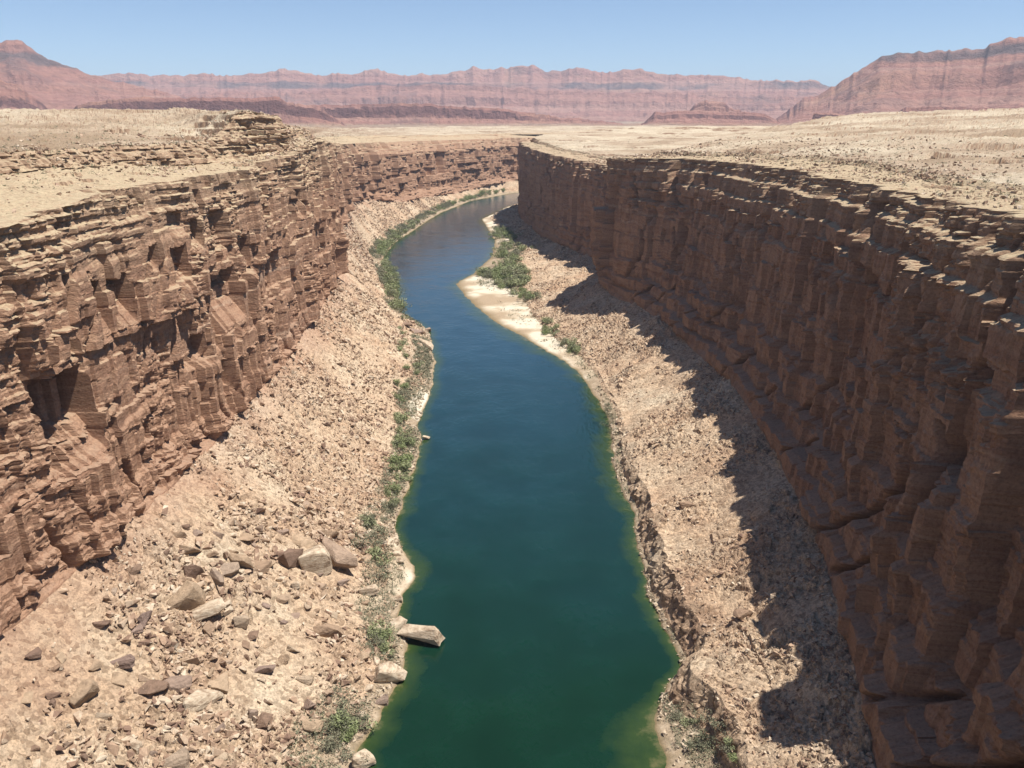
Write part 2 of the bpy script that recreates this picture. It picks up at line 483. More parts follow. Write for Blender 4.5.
RQ = [(-120, 1500, -400, 165), (100,) + (1400, 100, 163), (212,) + ring(1180, 106, 1300), (291,) + ring(1050, 108, 1350), (393,) + ring(960, 110, 1400), (562,) + ring(860, 114, 1500), (650,) + ring(800, 119, 1550), (760, 730, 1350, 138), (974, 800, 1450, 136), (1250, 880, 1530, 134), (1400, 960, 1580, 133), (1640, 1060, 1640, 133), (2350, 1300, 1760, 133)]


def arcs(P):
    d = np.hypot(np.gradient(P[:, 0]), np.gradient(P[:, 1]))
    return np.cumsum(d)


def normals(P, side):
    px = [np.convolve(np.pad(np.interp(UF, U, P[:, k]), 30, mode='edge'), np.ones(61) / 61, 'valid') for k in (0, 1)]
    tx = np.interp(U, UF, np.gradient(px[0])); ty = np.interp(U, UF, np.gradient(px[1]))
    l = np.hypot(tx, ty) + 1e-9
    return np.stack([ty / l, -tx / l], -1) * side


def relief(s, z, side, seed, alc):
    """horizontal relief of the rock face, metres towards the river"""
    sw = s + .8 * (vn(z / 7, s / 30, seed + 40) - .5)
    zw = z + 2.2 * (vn(s / 55, z / 90, seed + 41) - .5) + 0.5 * (vn(s / 9, z / 9, seed + 42) - .5)
    but = 1 - np.abs(2 * vn(sw / 30, z / 220, seed) - 1)
    D = (3.6 if side > 0 else 1.8) * (but - .5) + 4.5 * (vn(sw / 70, z / 240, seed + 1) - .5)
    brk = sst(.54, .74, fbm(s / 28, z / 18, seed + 2, 3) + .13 * sst(100, 118, z))      # broken versus massive rock
    if side < 0:
        bq, _ = bricks(sw + 1.5 * (vn(z / 9, s * 0, seed + 30) - .5), zw, 85, 46, seed + 32); D += 7.5 * (bq - .5)
        bq, _ = bricks(sw, zw, 38, 27, seed + 33); D += 4.2 * (bq - .5)
        bq, _ = bricks(sw, zw, 14, 16, seed + 34); D += 1.8 * (bq - .5)
    if side > 0:
        fr = sst(850, 1150, s)
        bq, _ = bricks(sw, zw, 55, 30, seed + 35); D += 4.5 * (bq - .5)
        bq, _ = bricks(sw, zw, 22, 17, seed + 36); D += 2.4 * (bq - .5)
        b1, b2 = bricks(sw, zw, 9, 34, seed + 37); D += fr * (5.5 * (b1 - .5) + 5.0 * (b2 - .5))
        b1, b2 = bricks(sw, zw, 60, 60, seed + 38); D += fr * 16 * (b1 - .5)
    b, bb = bricks(sw, zw, 11, 12, seed + 10); D += 2.3 * (b - .5) + 0.9 * (bb - .5)
    b, bb = bricks(sw, zw, 4.0, 5.0, seed + 11); D += (0.6 + 1.7 * brk) * (b - .5) + (.25 + .6 * brk) * (bb - .5)
    b, bb = bricks(sw, zw, 1.5, 2.4, seed + 12); D += (0.12 + .9 * brk) * (b - .5) + (.08 + .7 * brk) * (bb - .5)
    b, bb = bricks(sw, zw, 0.7, 6.0, seed + 13); D += (0.05 + .45 * brk) * (b - .5) + (.06 + .3 * brk) * (bb - .5)
    D += .6 * (fbm(s / 5, z / 5, seed + 14, 4) - .5)
    # joints
    for L, w, dep, sd in ((38.0, .032, 14.0 if side < 0 else 4.0, 50), (13.0, .045, 3.5, 51)):
        q = sw / L + 1.7 * vn(z / 60, z * 0, seed + sd); j = np.floor(q); c = .15 + .7 * h2(j, j * 0, seed + sd)
        on = (vn(j * 3.3, z / 16, seed + sd + 5) > .42)
        D -= dep * on * np.exp(-((q - j - c) / w) ** 2) * (.4 + h2(j, j * 0 + 2, seed + sd))
    for (s0, s1, z0, z1, dep) in alc:
        zt = z1 - 1.5 * vn(s / 3, s * 0, seed + 60)
        m = (s > s0 + 1.2 * (vn(z / 4, z * 0, seed + 61) - .5)) & (s < s1) & (z < zt)
        D -= dep * m * np.clip((z - z0) / (z1 - z0) * 2.2, 0, 1)
    # overhanging hard beds / softer recessed beds near the top
    t = np.clip((z - 104) / 14, 0, 1) * sst(.35, .6, vn(s / 20, z / 8, seed + 72))
    D += t * .9 * (np.sin(zw * 1.9 + 3 * vn(s / 40, z * 0, seed + 70)) > .1) * (.5 + vn(s / 12, z / 3, seed + 71))
    return D


def bank_side(side, shore, bk, extra, base, rim, up0, up1, q, seed, n_cl, hfun, alc):
    """rows: bank, slope, wall, top ledges, plateau. returns dict of row arrays"""
    s = arcs(rim)
    n = normals(rim, side)
    rows = []; marks = {}

    def add(P): rows.append(P)
    # bank
    marks['bank'] = 0
    wn = normals(shore, side)
    under = shore.copy(); under[:, :2] += wn * 4; under[:, 2] = -1.6
    nb = 16
    add(under)
    for k in range(nb + 1):
        t = k / nb
        P = shore * (1 - t) + bk * t
        P = P.copy()
        P[:, 2] = bk[:, 2] * t ** 0.8 + (0.5 * fbm(P[:, 0] / 5, P[:, 1] / 5, seed + 80, 3) - .2) * math.sin(min(1, t * 3) * math.pi / 2) * (1 if t > 0 else 0)
        add(P)
    marks['slope'] = len(rows) - 1
    # talus slope, with optional low rock bank (extra)
    pts = [rows[-1]] + extra + [base]
    cnt = [24] * len(extra) + [170]
    if side > 0: cnt = [200]
    for a, b, m in zip(pts[:-1], pts[1:], cnt):
        last = b is base
        for k in range(1, m + 1):
            t = k / m
            P = a * (1 - t) + b * t
            if last:
                P = P.copy()
                tt = t ** 1.12
                P[:, 2] = a[:, 2] * (1 - tt) + b[:, 2] * tt
                e = np.minimum(1, np.minimum(t * 12, 1e9))
                x, y = P[:, 0], P[:, 1]
                dz = 4.5 * (fbm(x / 38, y / 38, seed + 81, 3) - .5) + 2.0 * (fbm(x / 9, y / 9, seed + 82, 3) - .5)
                rg = sst(.38, .62, fbm(x / 20, y / 20, seed + 84, 4))
                cb = (.15 + 1.1 * rg) * cells(x / 2.2, y / 2.2, seed + 83) + (.2 + .5 * rg) * cells(x / 1.0, y / 1.0, seed + 85)
                gl = 1 - np.abs(2 * vn(s / 17 + .8 * vn(x / 30, y / 30, seed + 86), t * 1.2 + s * 0, seed + 92) - 1)
                dz = dz - 2.2 * gl ** 4 * math.sin(math.pi * min(1, t * 1.1))
                big = 1.8 * cells(x / 6, y / 6, seed + 87) * (vn(x / 25, y / 25, seed + 88) > .5)
                # terraces of rock showing through
                led = sst(.52, .7, vn(x / 30, y / 60, seed + 89)) * sst(.1, .2, t)
                zt = P[:, 2] + dz * e
                st = 3.0; fr = zt / st - np.floor(zt / st)
                zter = (np.floor(zt / st) + sst(.35, .65, fr)) * st
                P[:, 2] = zt + (cb + big) * e
            else:
                P = P.copy()
                x, y, z0 = P[:, 0], P[:, 1], P[:, 2]
                a2 = math.sin(math.pi * t) if t < 1 else 0
                bq, _ = bricks(s, z0 + 0, 1.6, 2.5, seed + 90)
                P[:, :2] += n * (((bq - .5) * 1.2 + 5 * (fbm(s / 7, z0 / 5, seed + 93, 4) - .5)) * a2)[:, None]
                P[:, 2] += a2 * .8 * (vn(x / 3, y / 3, seed + 91) - .5)
            add(P)
    marks['wall'] = len(rows) - 1
    # rock face; the last talus row is its first row, then it dips slightly into the face
    b0 = rows[-1]
    for k in range(1, n_cl + 1):
        w = k / n_cl
        z = b0[:, 2] + (rim[:, 2] - b0[:, 2]) * w
        h = hfun(w, s)[:, None]
        xy = base[:, :2] * (1 - h) + rim[:, :2] * h
        D = relief(s, z, side, seed, alc) * sst(0, .03, np.float64(w)) * (1 if side > 0 else .4 + .6 * sst(0, .35, np.float64(w)))
        Drim = D
        P = np.concatenate([xy + n * D[:, None], z[:, None]], 1)
        add(P)
    marks['top'] = len(rows) - 1
    Dr = Drim

    def ground(P, amt):
        x, y = P[:, 0], P[:, 1]
        dz = 2.5 * (fbm(x / 45, y / 45, seed + 100, 3) - .5) + 1.1 * (fbm(x / 8, y / 8, seed + 101, 3) - .5) + .5 * cells(x / 2.5, y / 2.5, seed + 102)
        P = P.copy(); P[:, 2] += dz * amt
        return P
    m = 46
    for k in range(1, m + 1):
        t = k / m
        P = rim * (1 - t) + up0 * t
        P = ground(P, sst(0, .35, np.float64(t)))
        # ledges in the slope above the rim
        zt = P[:, 2]; st = 1.3; ph = zt / st; fr = ph - np.floor(ph)
        le = sst(.5, .75, fbm(P[:, 0] / 14, P[:, 1] / 22, seed + 103, 3))
        P[:, 2] = zt + ((np.floor(ph) + sst(.6, .9, fr)) * st - zt) * le
        P[:, :2] += n * (Dr * (1 - sst(0, .6, np.float64(t))))[:, None]
        add(P)
    m = 40
    for k in range(1, m + 1):
        t = k / m
        P = up0 * (1 - t) + up1 * t
        z = P[:, 2]
        amp = np.clip((up1[:, 2] - up0[:, 2]) / 8, .3, 1.6)
        b1, b2 = bricks(s, z, 1.1, 5, seed + 110); b3, _ = bricks(s, z, 3.5, 7, seed + 111)
        wv = 9 * (fbm(s / 22, s * 0, seed + 112, 4) - .5)
        a2 = 1 - sst(.75, 1, np.float64(t)) * .6
        P = ground(P, (1 - t) if t < .3 else .7 + 0 * t) if False else ground(P, 1.0 - .6 * math.sin(math.pi * t))
        P[:, :2] += n * (wv + (2.4 * (b1 - .5) + 2.2 * (b2 - .5) + 3.5 * (b3 - .5)) * amp * (math.sin(math.pi * t) if t < 1 else 0) ** .5)[:, None]
        add(P)
    wv = 9 * (fbm(s / 22, s * 0, seed + 112, 4) - .5)
    marks['plat'] = len(rows) - 1
    m = 150
    for k in range(1, m + 1):
        t = (k / m) ** 2.2
        P = up1 * (1 - t) + q * t
        f = np.exp(-t * 60)
        P = ground(P, 1.0 + 1.5 * min(1, t * 2))
        P[:, :2] += n * (wv * f)[:, None]
        # scattered broken ledges on the plateau
        zt = P[:, 2]; st = 3.4; ph = zt / st + .9 * fbm(P[:, 0] / 50, P[:, 1] / 50, seed + 121, 4); fr = ph - np.floor(ph)
        le = sst(.56, .61, fbm(P[:, 0] / 50, P[:, 1] / 50, seed + 120, 4)) * sst(0, .01, np.float64(t))
        P[:, 2] = zt + (sst(.8, .95, fr) - fr) * st * le * .85
        add(P)
    # fall away behind the skyline
    last = rows[-1]
    for k in range(1, 5):
        P = last.copy()
        r = np.hypot(P[:, 0], P[:, 1])
        P[:, 0] *= 1 + k * 160 / r; P[:, 1] *= 1 + k * 160 / r
        P[:, 2] -= k * k * 2.6
        add(P)
    return np.stack(rows), marks, s


def hL(w, s):
    w = w + .07 * (fbm(s / 24, s * 0, 901, 3) - .5) * math.sin(math.pi * w)
    f = sst(800, 1100, s)
    return (1 - f) * np.interp(w, [0, .10, .115, .3, .315, .55, .56, .8, .82, .9, .91, 1], [0, .06, .2, .27, .37, .46, .5, .58, .68, .72, .84, 1]) + f * np.interp(w, [0, .15, .8, 1], [0, .3, .6, 1])


def hR(w, s):
    w = w + .07 * (fbm(s / 26, s * 0, 902, 3) - .5) * math.sin(math.pi * w)
    return np.interp(w, [0, .07, .08, .155, .17, .28, .295, .46, .465, .68, .69, .83, .84, .92, .93, 1],
                     [0, .03, .16, .20, .34, .38, .48, .53, .56, .61, .66, .70, .78, .82, .92, 1])


lbase, lrim, lup0, lup1, lq = (line(a, b) for a, b in ((LBASE, 12), (LRIM, 12), (LUP0, 10), (LUP1, 8), (LQ, 30)))
rbase, rrim, rup0, rup1, rq = (line(a, b) for a, b in ((RBASE, 12), (RRIM, 10), (RUP0, 12), (RUP1, 12), (RQ, 30)))

# right: bench behind the shore, then a low rock bank whose top carries the talus
wr = np.interp(U, [0, 155, 164, 180, 190, 300, 330, 400, 455, 500, 560, 640, 700, 800, 900, 1100, 1250, 2350], [10, 10, 12, 9, 1.5, 1.5, 3, 4, 6, 9, 16, 34, 44, 44, 30, 24, 12, 6])
rn = normals(rsh, -1)
rbk = np.concatenate([rsh[:, :2] - rn * wr[:, None], np.interp(U, [0, 180, 190, 300, 340, 500, 800, 2350], [2.2, 2.2, .8, .8, 1.6, 1.5, 1.9, 2.0])[:, None]], 1)
rbk[:, 0] = np.minimum(rbk[:, 0], rbase[:, 0] - 8)
et = rbk.copy(); et[:, 2] += 2.2 * (fbm(U / 9, U * 0, 77, 4) - .5) * ((U > 100) & (U < 380)); et[:, 0] += 2.5 * (fbm(U / 6, U * 0, 78, 4) - .5) * ((U > 100) & (U < 380)) + np.interp(U, [0, 200, 330, 400, 2350], [5, 5, 3.5, 2, 1]); et[:, 2] += np.interp(U, [0, 120, 160, 230, 300, 360, 420, 2350], [10, 10, 8.5, 8.5, 7, 4, 1.5, .6])

AL = [(0, 0, 0, 0, 0)]
s_l = arcs(lrim); s_r = arcs(rrim)


def at_s(sarr, u): return float(np.interp(u, U, sarr))


r2 = random.Random(5)
alcL = [(at_s(s_l, 186), at_s(s_l, 207), 62, 87, 8.5), (at_s(s_l, 226), at_s(s_l, 236), 88, 103, 5), (at_s(s_l, 292), at_s(s_l, 318), 72, 92, 6), (at_s(s_l, 262), at_s(s_l, 274), 92, 106, 4.5),
        (at_s(s_l, 330), at_s(s_l, 350), 84, 100, 5)]
for _ in range(40):
    u = r2.uniform(140, 1000); w = r2.uniform(3, 9) * (1 + u / 900); z1 = r2.uniform(60, 116)
    s0 = at_s(s_l, u); alcL.append((s0, s0 + w, z1 - r2.uniform(6, 18), z1, r2.uniform(2.5, 5)))
alcR = []
for _ in range(50):
    u = r2.uniform(140, 1500); w = r2.uniform(3, 8); z1 = r2.uniform(60, 112)
    s0 = at_s(s_r, u); alcR.append((s0, s0 + w, z1 - r2.uniform(6, 22), z1, r2.uniform(2, 5)))

alcR.append((at_s(s_r, 632), at_s(s_r, 652), 10, 80, -9)); alcR.append((at_s(s_r, 470), at_s(s_r, 500), 5, 48, -5))
for _ in range(22):
    u = r2.uniform(140, 900); w = r2.uniform(6, 20); z1 = r2.uniform(45, 112)
    s0 = at_s(s_r, u); alcR.append((s0, s0 + w, 0, z1, -r2.uniform(1.5, 4)))
for _ in range(10):
    u = r2.uniform(140, 700); w = r2.uniform(6, 16); z1 = r2.uniform(60, 105)
    s0 = at_s(s_l, u); alcL.append((s0, s0 + w, 0, z1, -r2.uniform(1.5, 3.5)))
GL, mkL, _ = bank_side(1, lsh, lbk, [], lbase, lrim, lup0, lup1, lq, 100, 230, hL, alcL)
GR, mkR, _ = bank_side(-1, rsh, rbk, [et], rbase, rrim, rup0, rup1, rq, 300, 250, hR, alcR)


def split(G, mk, side, labels):
    keys = ['bank', 'slope', 'wall', 'top', 'plat', 'end']
    idx = [mk['bank'], mk['slope'], mk['wall'], mk['top'], mk['plat'], len(G) - 1]
    spec = {'bank': ('river_bank', M_BANK, True), 'slope': ('talus_slope', M_TALUS, False), 'wall': ('canyon_wall', M_CLIFF, False),
            'top': ('rim_ledges', M_CLIFF, False), 'plat': ('plateau', M_PLAT, True)}
    out = {}
    for k in range(5):
        A = G[idx[k]:idx[k + 1] + 1]
        nm, mt, sm = spec[keys[k]]
        o = mesh_np(nm, A, grid_faces(A.shape[0], A.shape[1], side < 0), mt, sm)
        tag(o, labels[k], nm.replace('_', ' '), None, 'structure')
        out[keys[k]] = o
    return out


OL = split(GL, mkL, 1, ['narrow sandy bank with green scrub along the left shore of the river', 'pale rubble slope between the sunlit cliff and the left shore',
                        'sunlit red-brown layered cliff on the left side of the canyon', 'yellowish stepped ledges along the top of the sunlit left cliff', 'cream desert plateau above the left rim'])
OR = split(GR, mkR, -1, ['pale sandbar and sandy bank along the right shore of the river', 'rubble slope below the shaded cliff, half in sun and half in shadow',
                         'dark shaded red cliff on the right side of the canyon', 'broken rock ledges along the top of the shaded right cliff', 'cream desert plateau above the right rim'])

for o_, w_, G_, mk_ in ((OL, ([0, 235, 250, 266, 280, 400, 410, 448, 460, 2400], [.15, .15, 1, 1, .15, .1, 1, 1, .1, .1]), GL, mkL), (OR, ([0, 150, 180, 470, 490, 800, 830, 880, 900, 1030, 1080, 2400], [.5, .5, .0, .2, 1, 1, .3, .2, .1, .2, .8, .3]), GR, mkR)):
    a_ = o_['bank'].data.attributes.new('sand', 'FLOAT', 'POINT')
    nr = mk_['slope'] - mk_['bank'] + 1
    a_.data.foreach_set('value', np.repeat(np.interp(U, *w_)[None], nr, 0).astype(np.float32).ravel())

# ------------------------------------------------------------------ river
NW = 90
tt = np.linspace(0, 1, NW)
ext_l = lsh.copy(); ext_r = rsh.copy()
W = []
for t in tt:
    W.append(ext_l * (1 - t) + ext_r * t)
W = np.stack(W)
# widen a little below the banks
dirn = (ext_r - ext_l); dirn /= np.linalg.norm(dirn, axis=1, keepdims=True)
Wp = np.concatenate([(ext_l - dirn * 6)[None], W, (ext_r + dirn * 6)[None]])
Wp[:, :, 2] = 0.0
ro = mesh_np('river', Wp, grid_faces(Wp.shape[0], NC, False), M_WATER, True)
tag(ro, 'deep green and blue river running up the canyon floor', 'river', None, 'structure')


def dist_to(L, P, step=3):
    pts = L[::step, :2]
    out = np.full(P.shape[:2], 1e9)
    for c in range(0, NC, 40):
        c1 = min(NC, c + 40)
        lo, hi = max(0, c - 200) // step, min(NC, c1 + 200) // step
        q = pts[lo:hi]
        d = P[:, c:c1, None, :2] - q[None, None]
        out[:, c:c1] = np.sqrt((d ** 2).sum(-1)).min(-1)
    return out


dl = dist_to(lsh, Wp); dr = dist_to(rsh, Wp)
uu = U[None, :]
wL = np.interp(uu, [100, 200, 400, 800, 2000], [11, 6, 6, 12, 18])
wR = np.interp(uu, [100, 175, 195, 300, 380, 470, 560, 800, 2000], [14, 14, 6, 7, 11, 10, 20, 12, 12])
wL = wL * (.35 + 1.3 * fbm(uu / 18, uu * 0, 91, 4)); wR = wR * (.35 + 1.3 * fbm(uu / 18, uu * 0, 92, 4))
sh = np.clip(np.maximum(1 - dl / wL, 1 - dr / wR), 0, 1)
sh[0] = 1; sh[-1] = 1
at = ro.data.attributes.new('shallow', 'FLOAT', 'POINT')
at.data.foreach_set('value', sh.astype(np.float32).ravel())

# ------------------------------------------------------------------ far country (polar height field)
TH = np.radians(np.concatenate([np.linspace(-180, -40, 40)[:-1], np.linspace(-40, 40, 1500), np.linspace(40, 180, 40)[1:]]))
Rr = np.concatenate([np.linspace(1900, 3000, 20)[:-1], np.linspace(3000, 12500, 420), np.linspace(12500, 22000, 10)[1:]])
pxs = 512 + F * np.tan(np.clip(TH, -1.2, 1.2)) / 1.0 * (CP + .3 * SP)
RRm, TT = np.meshgrid(Rr, TH, indexing='ij')
PX = np.broadcast_to(pxs[None], RRm.shape)


def crest_z(px, py, R):
    v = (384 - py) / F; d = (px - 512) / F
    t = R / np.hypot(d, CP + v * SP)
    return CAMZ + (v * CP - SP) * t


def ridge(prof, Rc, depth, seed, cliff=.35, gul=1.0, topdrop=0.02, amp=1.0):
    a = np.array(prof, float)
    py = np.interp(pxs, a[:, 0], a[:, 1]) - (2.4 if Rc > 5000 else 1.2) * ((1 - np.abs(2 * vn(pxs / 17, pxs * 0, seed + 3) - 1)) - .5) - (2.0 if Rc > 5000 else 1.2) * ((1 - np.abs(2 * vn(pxs / 6.5, pxs * 0, seed + 4) - 1)) - .5) + 1.2 * (fbm(pxs / 3, pxs * 0, seed + 6, 2) - .5)
    H = crest_z(np.clip(pxs, -400, 1500), py, Rc)[None] - 110
    vis = ((pxs > a[0, 0] - 1) & (pxs < a[-1, 0] + 1))[None]
    g = (1 - np.abs(2 * fbm(TT * Rc / (depth * .24), RRm / (depth * .9), seed, 5, .55) - 1))
    rc = Rc + 0 * TT
    foot = Rc - depth
    off = gul * depth * .26 * (g - .55)
    x = (RRm - foot - off) / (depth - off)
    # slope, cliff band, slope, cliff
    f = np.interp(x, [-.05, 0, .30, .60, .66, .88, .92, 1.0, 1.02], [0, .015, .15, .42, .42 + cliff * .5, .82, .95, 1.0, 1.0])
    f = f + .22 * f * (1 - f) * 2 * (fbm(TT * Rc / 420, RRm / 500, seed + 5, 5, .6) - .5)
    f = np.where(RRm > Rc, np.minimum(f, 1.0), f)
    z = H * f
    z = np.where(RRm > Rc * 1.01, z * np.clip(1 - (RRm / Rc - 1.01) * 3 * topdrop * 30, 0, 1), z)
    z += amp * H.clip(0) * .07 * (fbm(TT * Rc / 160, RRm / 160, seed + 9, 5) - .5) * sst(0, .4, x) * (1 - sst(.9, 1.0, x))
    return z * vis


zf = -2 + 5 * (fbm(RRm * np.sin(TT) / 600, RRm * np.cos(TT) / 600, 500, 5) - .5)
ridges = [
    ridge([(-900, 70), (0, 76), (90, 78), (130, 74), (165, 77), (190, 75), (215, 73), (235, 77), (262, 74), (285, 70), (300, 71), (312, 75), (345, 74), (360, 73), (375, 69), (390, 72), (400, 75), (430, 75), (452, 73), (465, 72), (474, 67), (484, 71), (500, 68), (520, 65), (532, 66), (545, 71), (560, 72), (575, 69),
           (590, 71), (610, 71), (622, 69), (640, 70), (662, 75), (700, 76), (740, 79), (775, 80), (806, 80), (825, 87), (850, 91), (1900, 95)], 10500, 2600, 510, .3, 1.0),
    ridge([(-900, 60), (0, 96), (95, 98), (180, 94), (240, 92), (300, 93), (370, 86), (395, 84), (450, 84), (505, 86), (545, 92), (560, 90), (590, 93), (660, 92), (700, 95), (800, 97), (1900, 97)], 8600, 1200, 520, .45, 1.0),
    ridge([(-900, 10), (-60, 30), (0, 35), (8, 45), (20, 41), (34, 41), (44, 50), (58, 60), (76, 67), (95, 75), (130, 84), (180, 95), (230, 125)], 6200, 1700, 530, .35, 1.0),
    ridge([(-900, 60), (-30, 76), (4, 80), (22, 84), (34, 94), (46, 104), (60, 125)], 4300, 500, 540, .5, .7),
    ridge([(770, 125), (800, 100), (822, 92), (840, 79), (858, 67), (870, 60), (884, 53), (925, 52), (960, 50), (975, 48), (984, 42), (996, 39), (1024, 37), (1900, 20)], 5600, 1800, 550, .4, .8),
    ridge([(55, 125), (80, 105), (110, 100), (150, 97.5), (200, 98), (281, 97.5), (288, 102), (320, 107), (345, 125)], 3900, 220, 560, .9, .6),
    ridge([(255, 125), (290, 106), (330, 105), (380, 103.5), (430, 104), (465, 107), (500, 109), (530, 113), (560, 117), (600, 121), (640, 126)], 4500, 260, 570, .9, .7),
    ridge([(676, 126), (688, 112), (695, 104), (700, 101), (722, 102), (728, 107), (742, 112), (756, 126)], 4700, 260, 580, .6, .5),
    ridge([(640, 126), (655, 112), (700, 111), (760, 113), (790, 126)], 4400, 280, 590, .6, .5),
    ridge([(811, 126), (813, 112), (838, 113), (860, 117), (862, 126)], 3800, 90, 595, .9, .2),
    ridge([(880, 126), (904, 107), (1000, 108), (1060, 108), (1900, 108)], 3700, 120, 600, .9, .3),
]
zf = np.maximum.reduce([zf] + ridges) + 110
FV = np.stack([RRm * np.sin(TT), RRm * np.cos(TT), zf], -1)
fo = mesh_np('far_terrain', FV, grid_faces(*RRm.shape, True), M_FAR, False)
tag(fo, 'hazy pink and red mesas and mountains along the horizon', 'mountains', None, 'structure')

# ------------------------------------------------------------------ rocks
def rock_mesh(name, seed, mat, flat=.7, npt=15, bev=.05, box=.55):
    r = random.Random(seed)
    bm = bmesh.new()
    for _ in range(npt):
        v = Vector((r.uniform(-1, 1), r.uniform(-1, 1), r.uniform(-1, 1)))
        m = max(abs(v.x), abs(v.y), abs(v.z)); l = v.length
        v = v / m * (1 - box) * .9 + v / m * box if r.random() < .6 else v / l
        v.x *= r.uniform(.8, 1); v.y *= r.uniform(.75, 1) * .85; v.z *= flat
        bm.verts.new(v * .5)
    bmesh.ops.convex_hull(bm, input=bm.verts)
    bmesh.ops.delete(bm, geom=[v for v in bm.verts if not v.link_faces], context='VERTS')
    bmesh.ops.dissolve_limit(bm, angle_limit=math.radians(14), verts=bm.verts, edges=bm.edges)
    if bev:
        bmesh.ops.bevel(bm, geom=list(bm.edges), offset=bev, segments=2, profile=.6, affect='EDGES', clamp_overlap=True)
    bmesh.ops.triangulate(bm, faces=bm.faces)
    if bev:
        bmesh.ops.subdivide_edges(bm, edges=[e for e in bm.edges if e.calc_length() > .25], cuts=2, use_grid_fill=True)
        for v in bm.verts:
            q = v.co * 3
            k = math.sin(q.x * 2.3 + seed) * math.cos(q.y * 3.1) + math.sin(q.z * 4.1 + q.x)
            v.co *= 1 + .035 * k + r.uniform(-.012, .012)
    bmesh.ops.recalc_face_normals(bm, faces=bm.faces)
    me = bpy.data.meshes.new(name); bm.to_mesh(me); bm.free()
    me.materials.append(mat)
    return me


ROCKS = [rock_mesh('boulder', 40 + i, M_BOUL, flat=[.6, .75, .9, .5][i % 4], npt=12 + i % 5, bev=.03) for i in range(12)]
PROCKS = [rock_mesh('boulder', 80 + i, M_PBOUL, flat=[.6, .75, .5][i % 3], npt=18 + i % 4, box=.75, bev=.03) for i in range(6)]


def bvh_of(G, a, b, cstep=1, c0=0, c1=None):
    A = G[a:b + 1, c0:c1:cstep]
    return BVHTree.FromPolygons([tuple(p) for p in A.reshape(-1, 3)], grid_faces(A.shape[0], A.shape[1]).tolist())


c_far = int(np.searchsorted(U, 1900)); c_near = int(np.searchsorted(U, 90))
BL = bvh_of(GL, mkL['bank'], mkL['wall'] + 2, 1, c_near, c_far)
BR = bvh_of(GR, mkR['bank'], mkR['wall'] + 2, 1, c_near, c_far)


def hit(px, py):
    d = Vector(ray(px, py)).normalized(); o = Vector((0, 0, CAMZ))
    best = None
    for b in (BL, BR):
        h = b.ray_cast(o, d)
        if h[0] is not None and (best is None or h[3] < best[3]): best = h
    if best is None: return None
    if best[0].z < -.1: return None
    return best[0]


GB = 'boulders lying on the rubble slopes'


def put_rock(me, p, size, label, rot=None, scl=(1, 1, 1), group=GB):
    o = bpy.data.objects.new('boulder', me); COL.objects.link(o)
    o.location = (p[0], p[1], p[2] + size * .10)
    o.rotation_euler = rot or (random.uniform(-.35, .35), random.uniform(-.35, .35), random.uniform(0, 6.28))
    o.scale = (size * scl[0], size * scl[1], size * scl[2])
    tag(o, label, 'boulder', group)
    return o


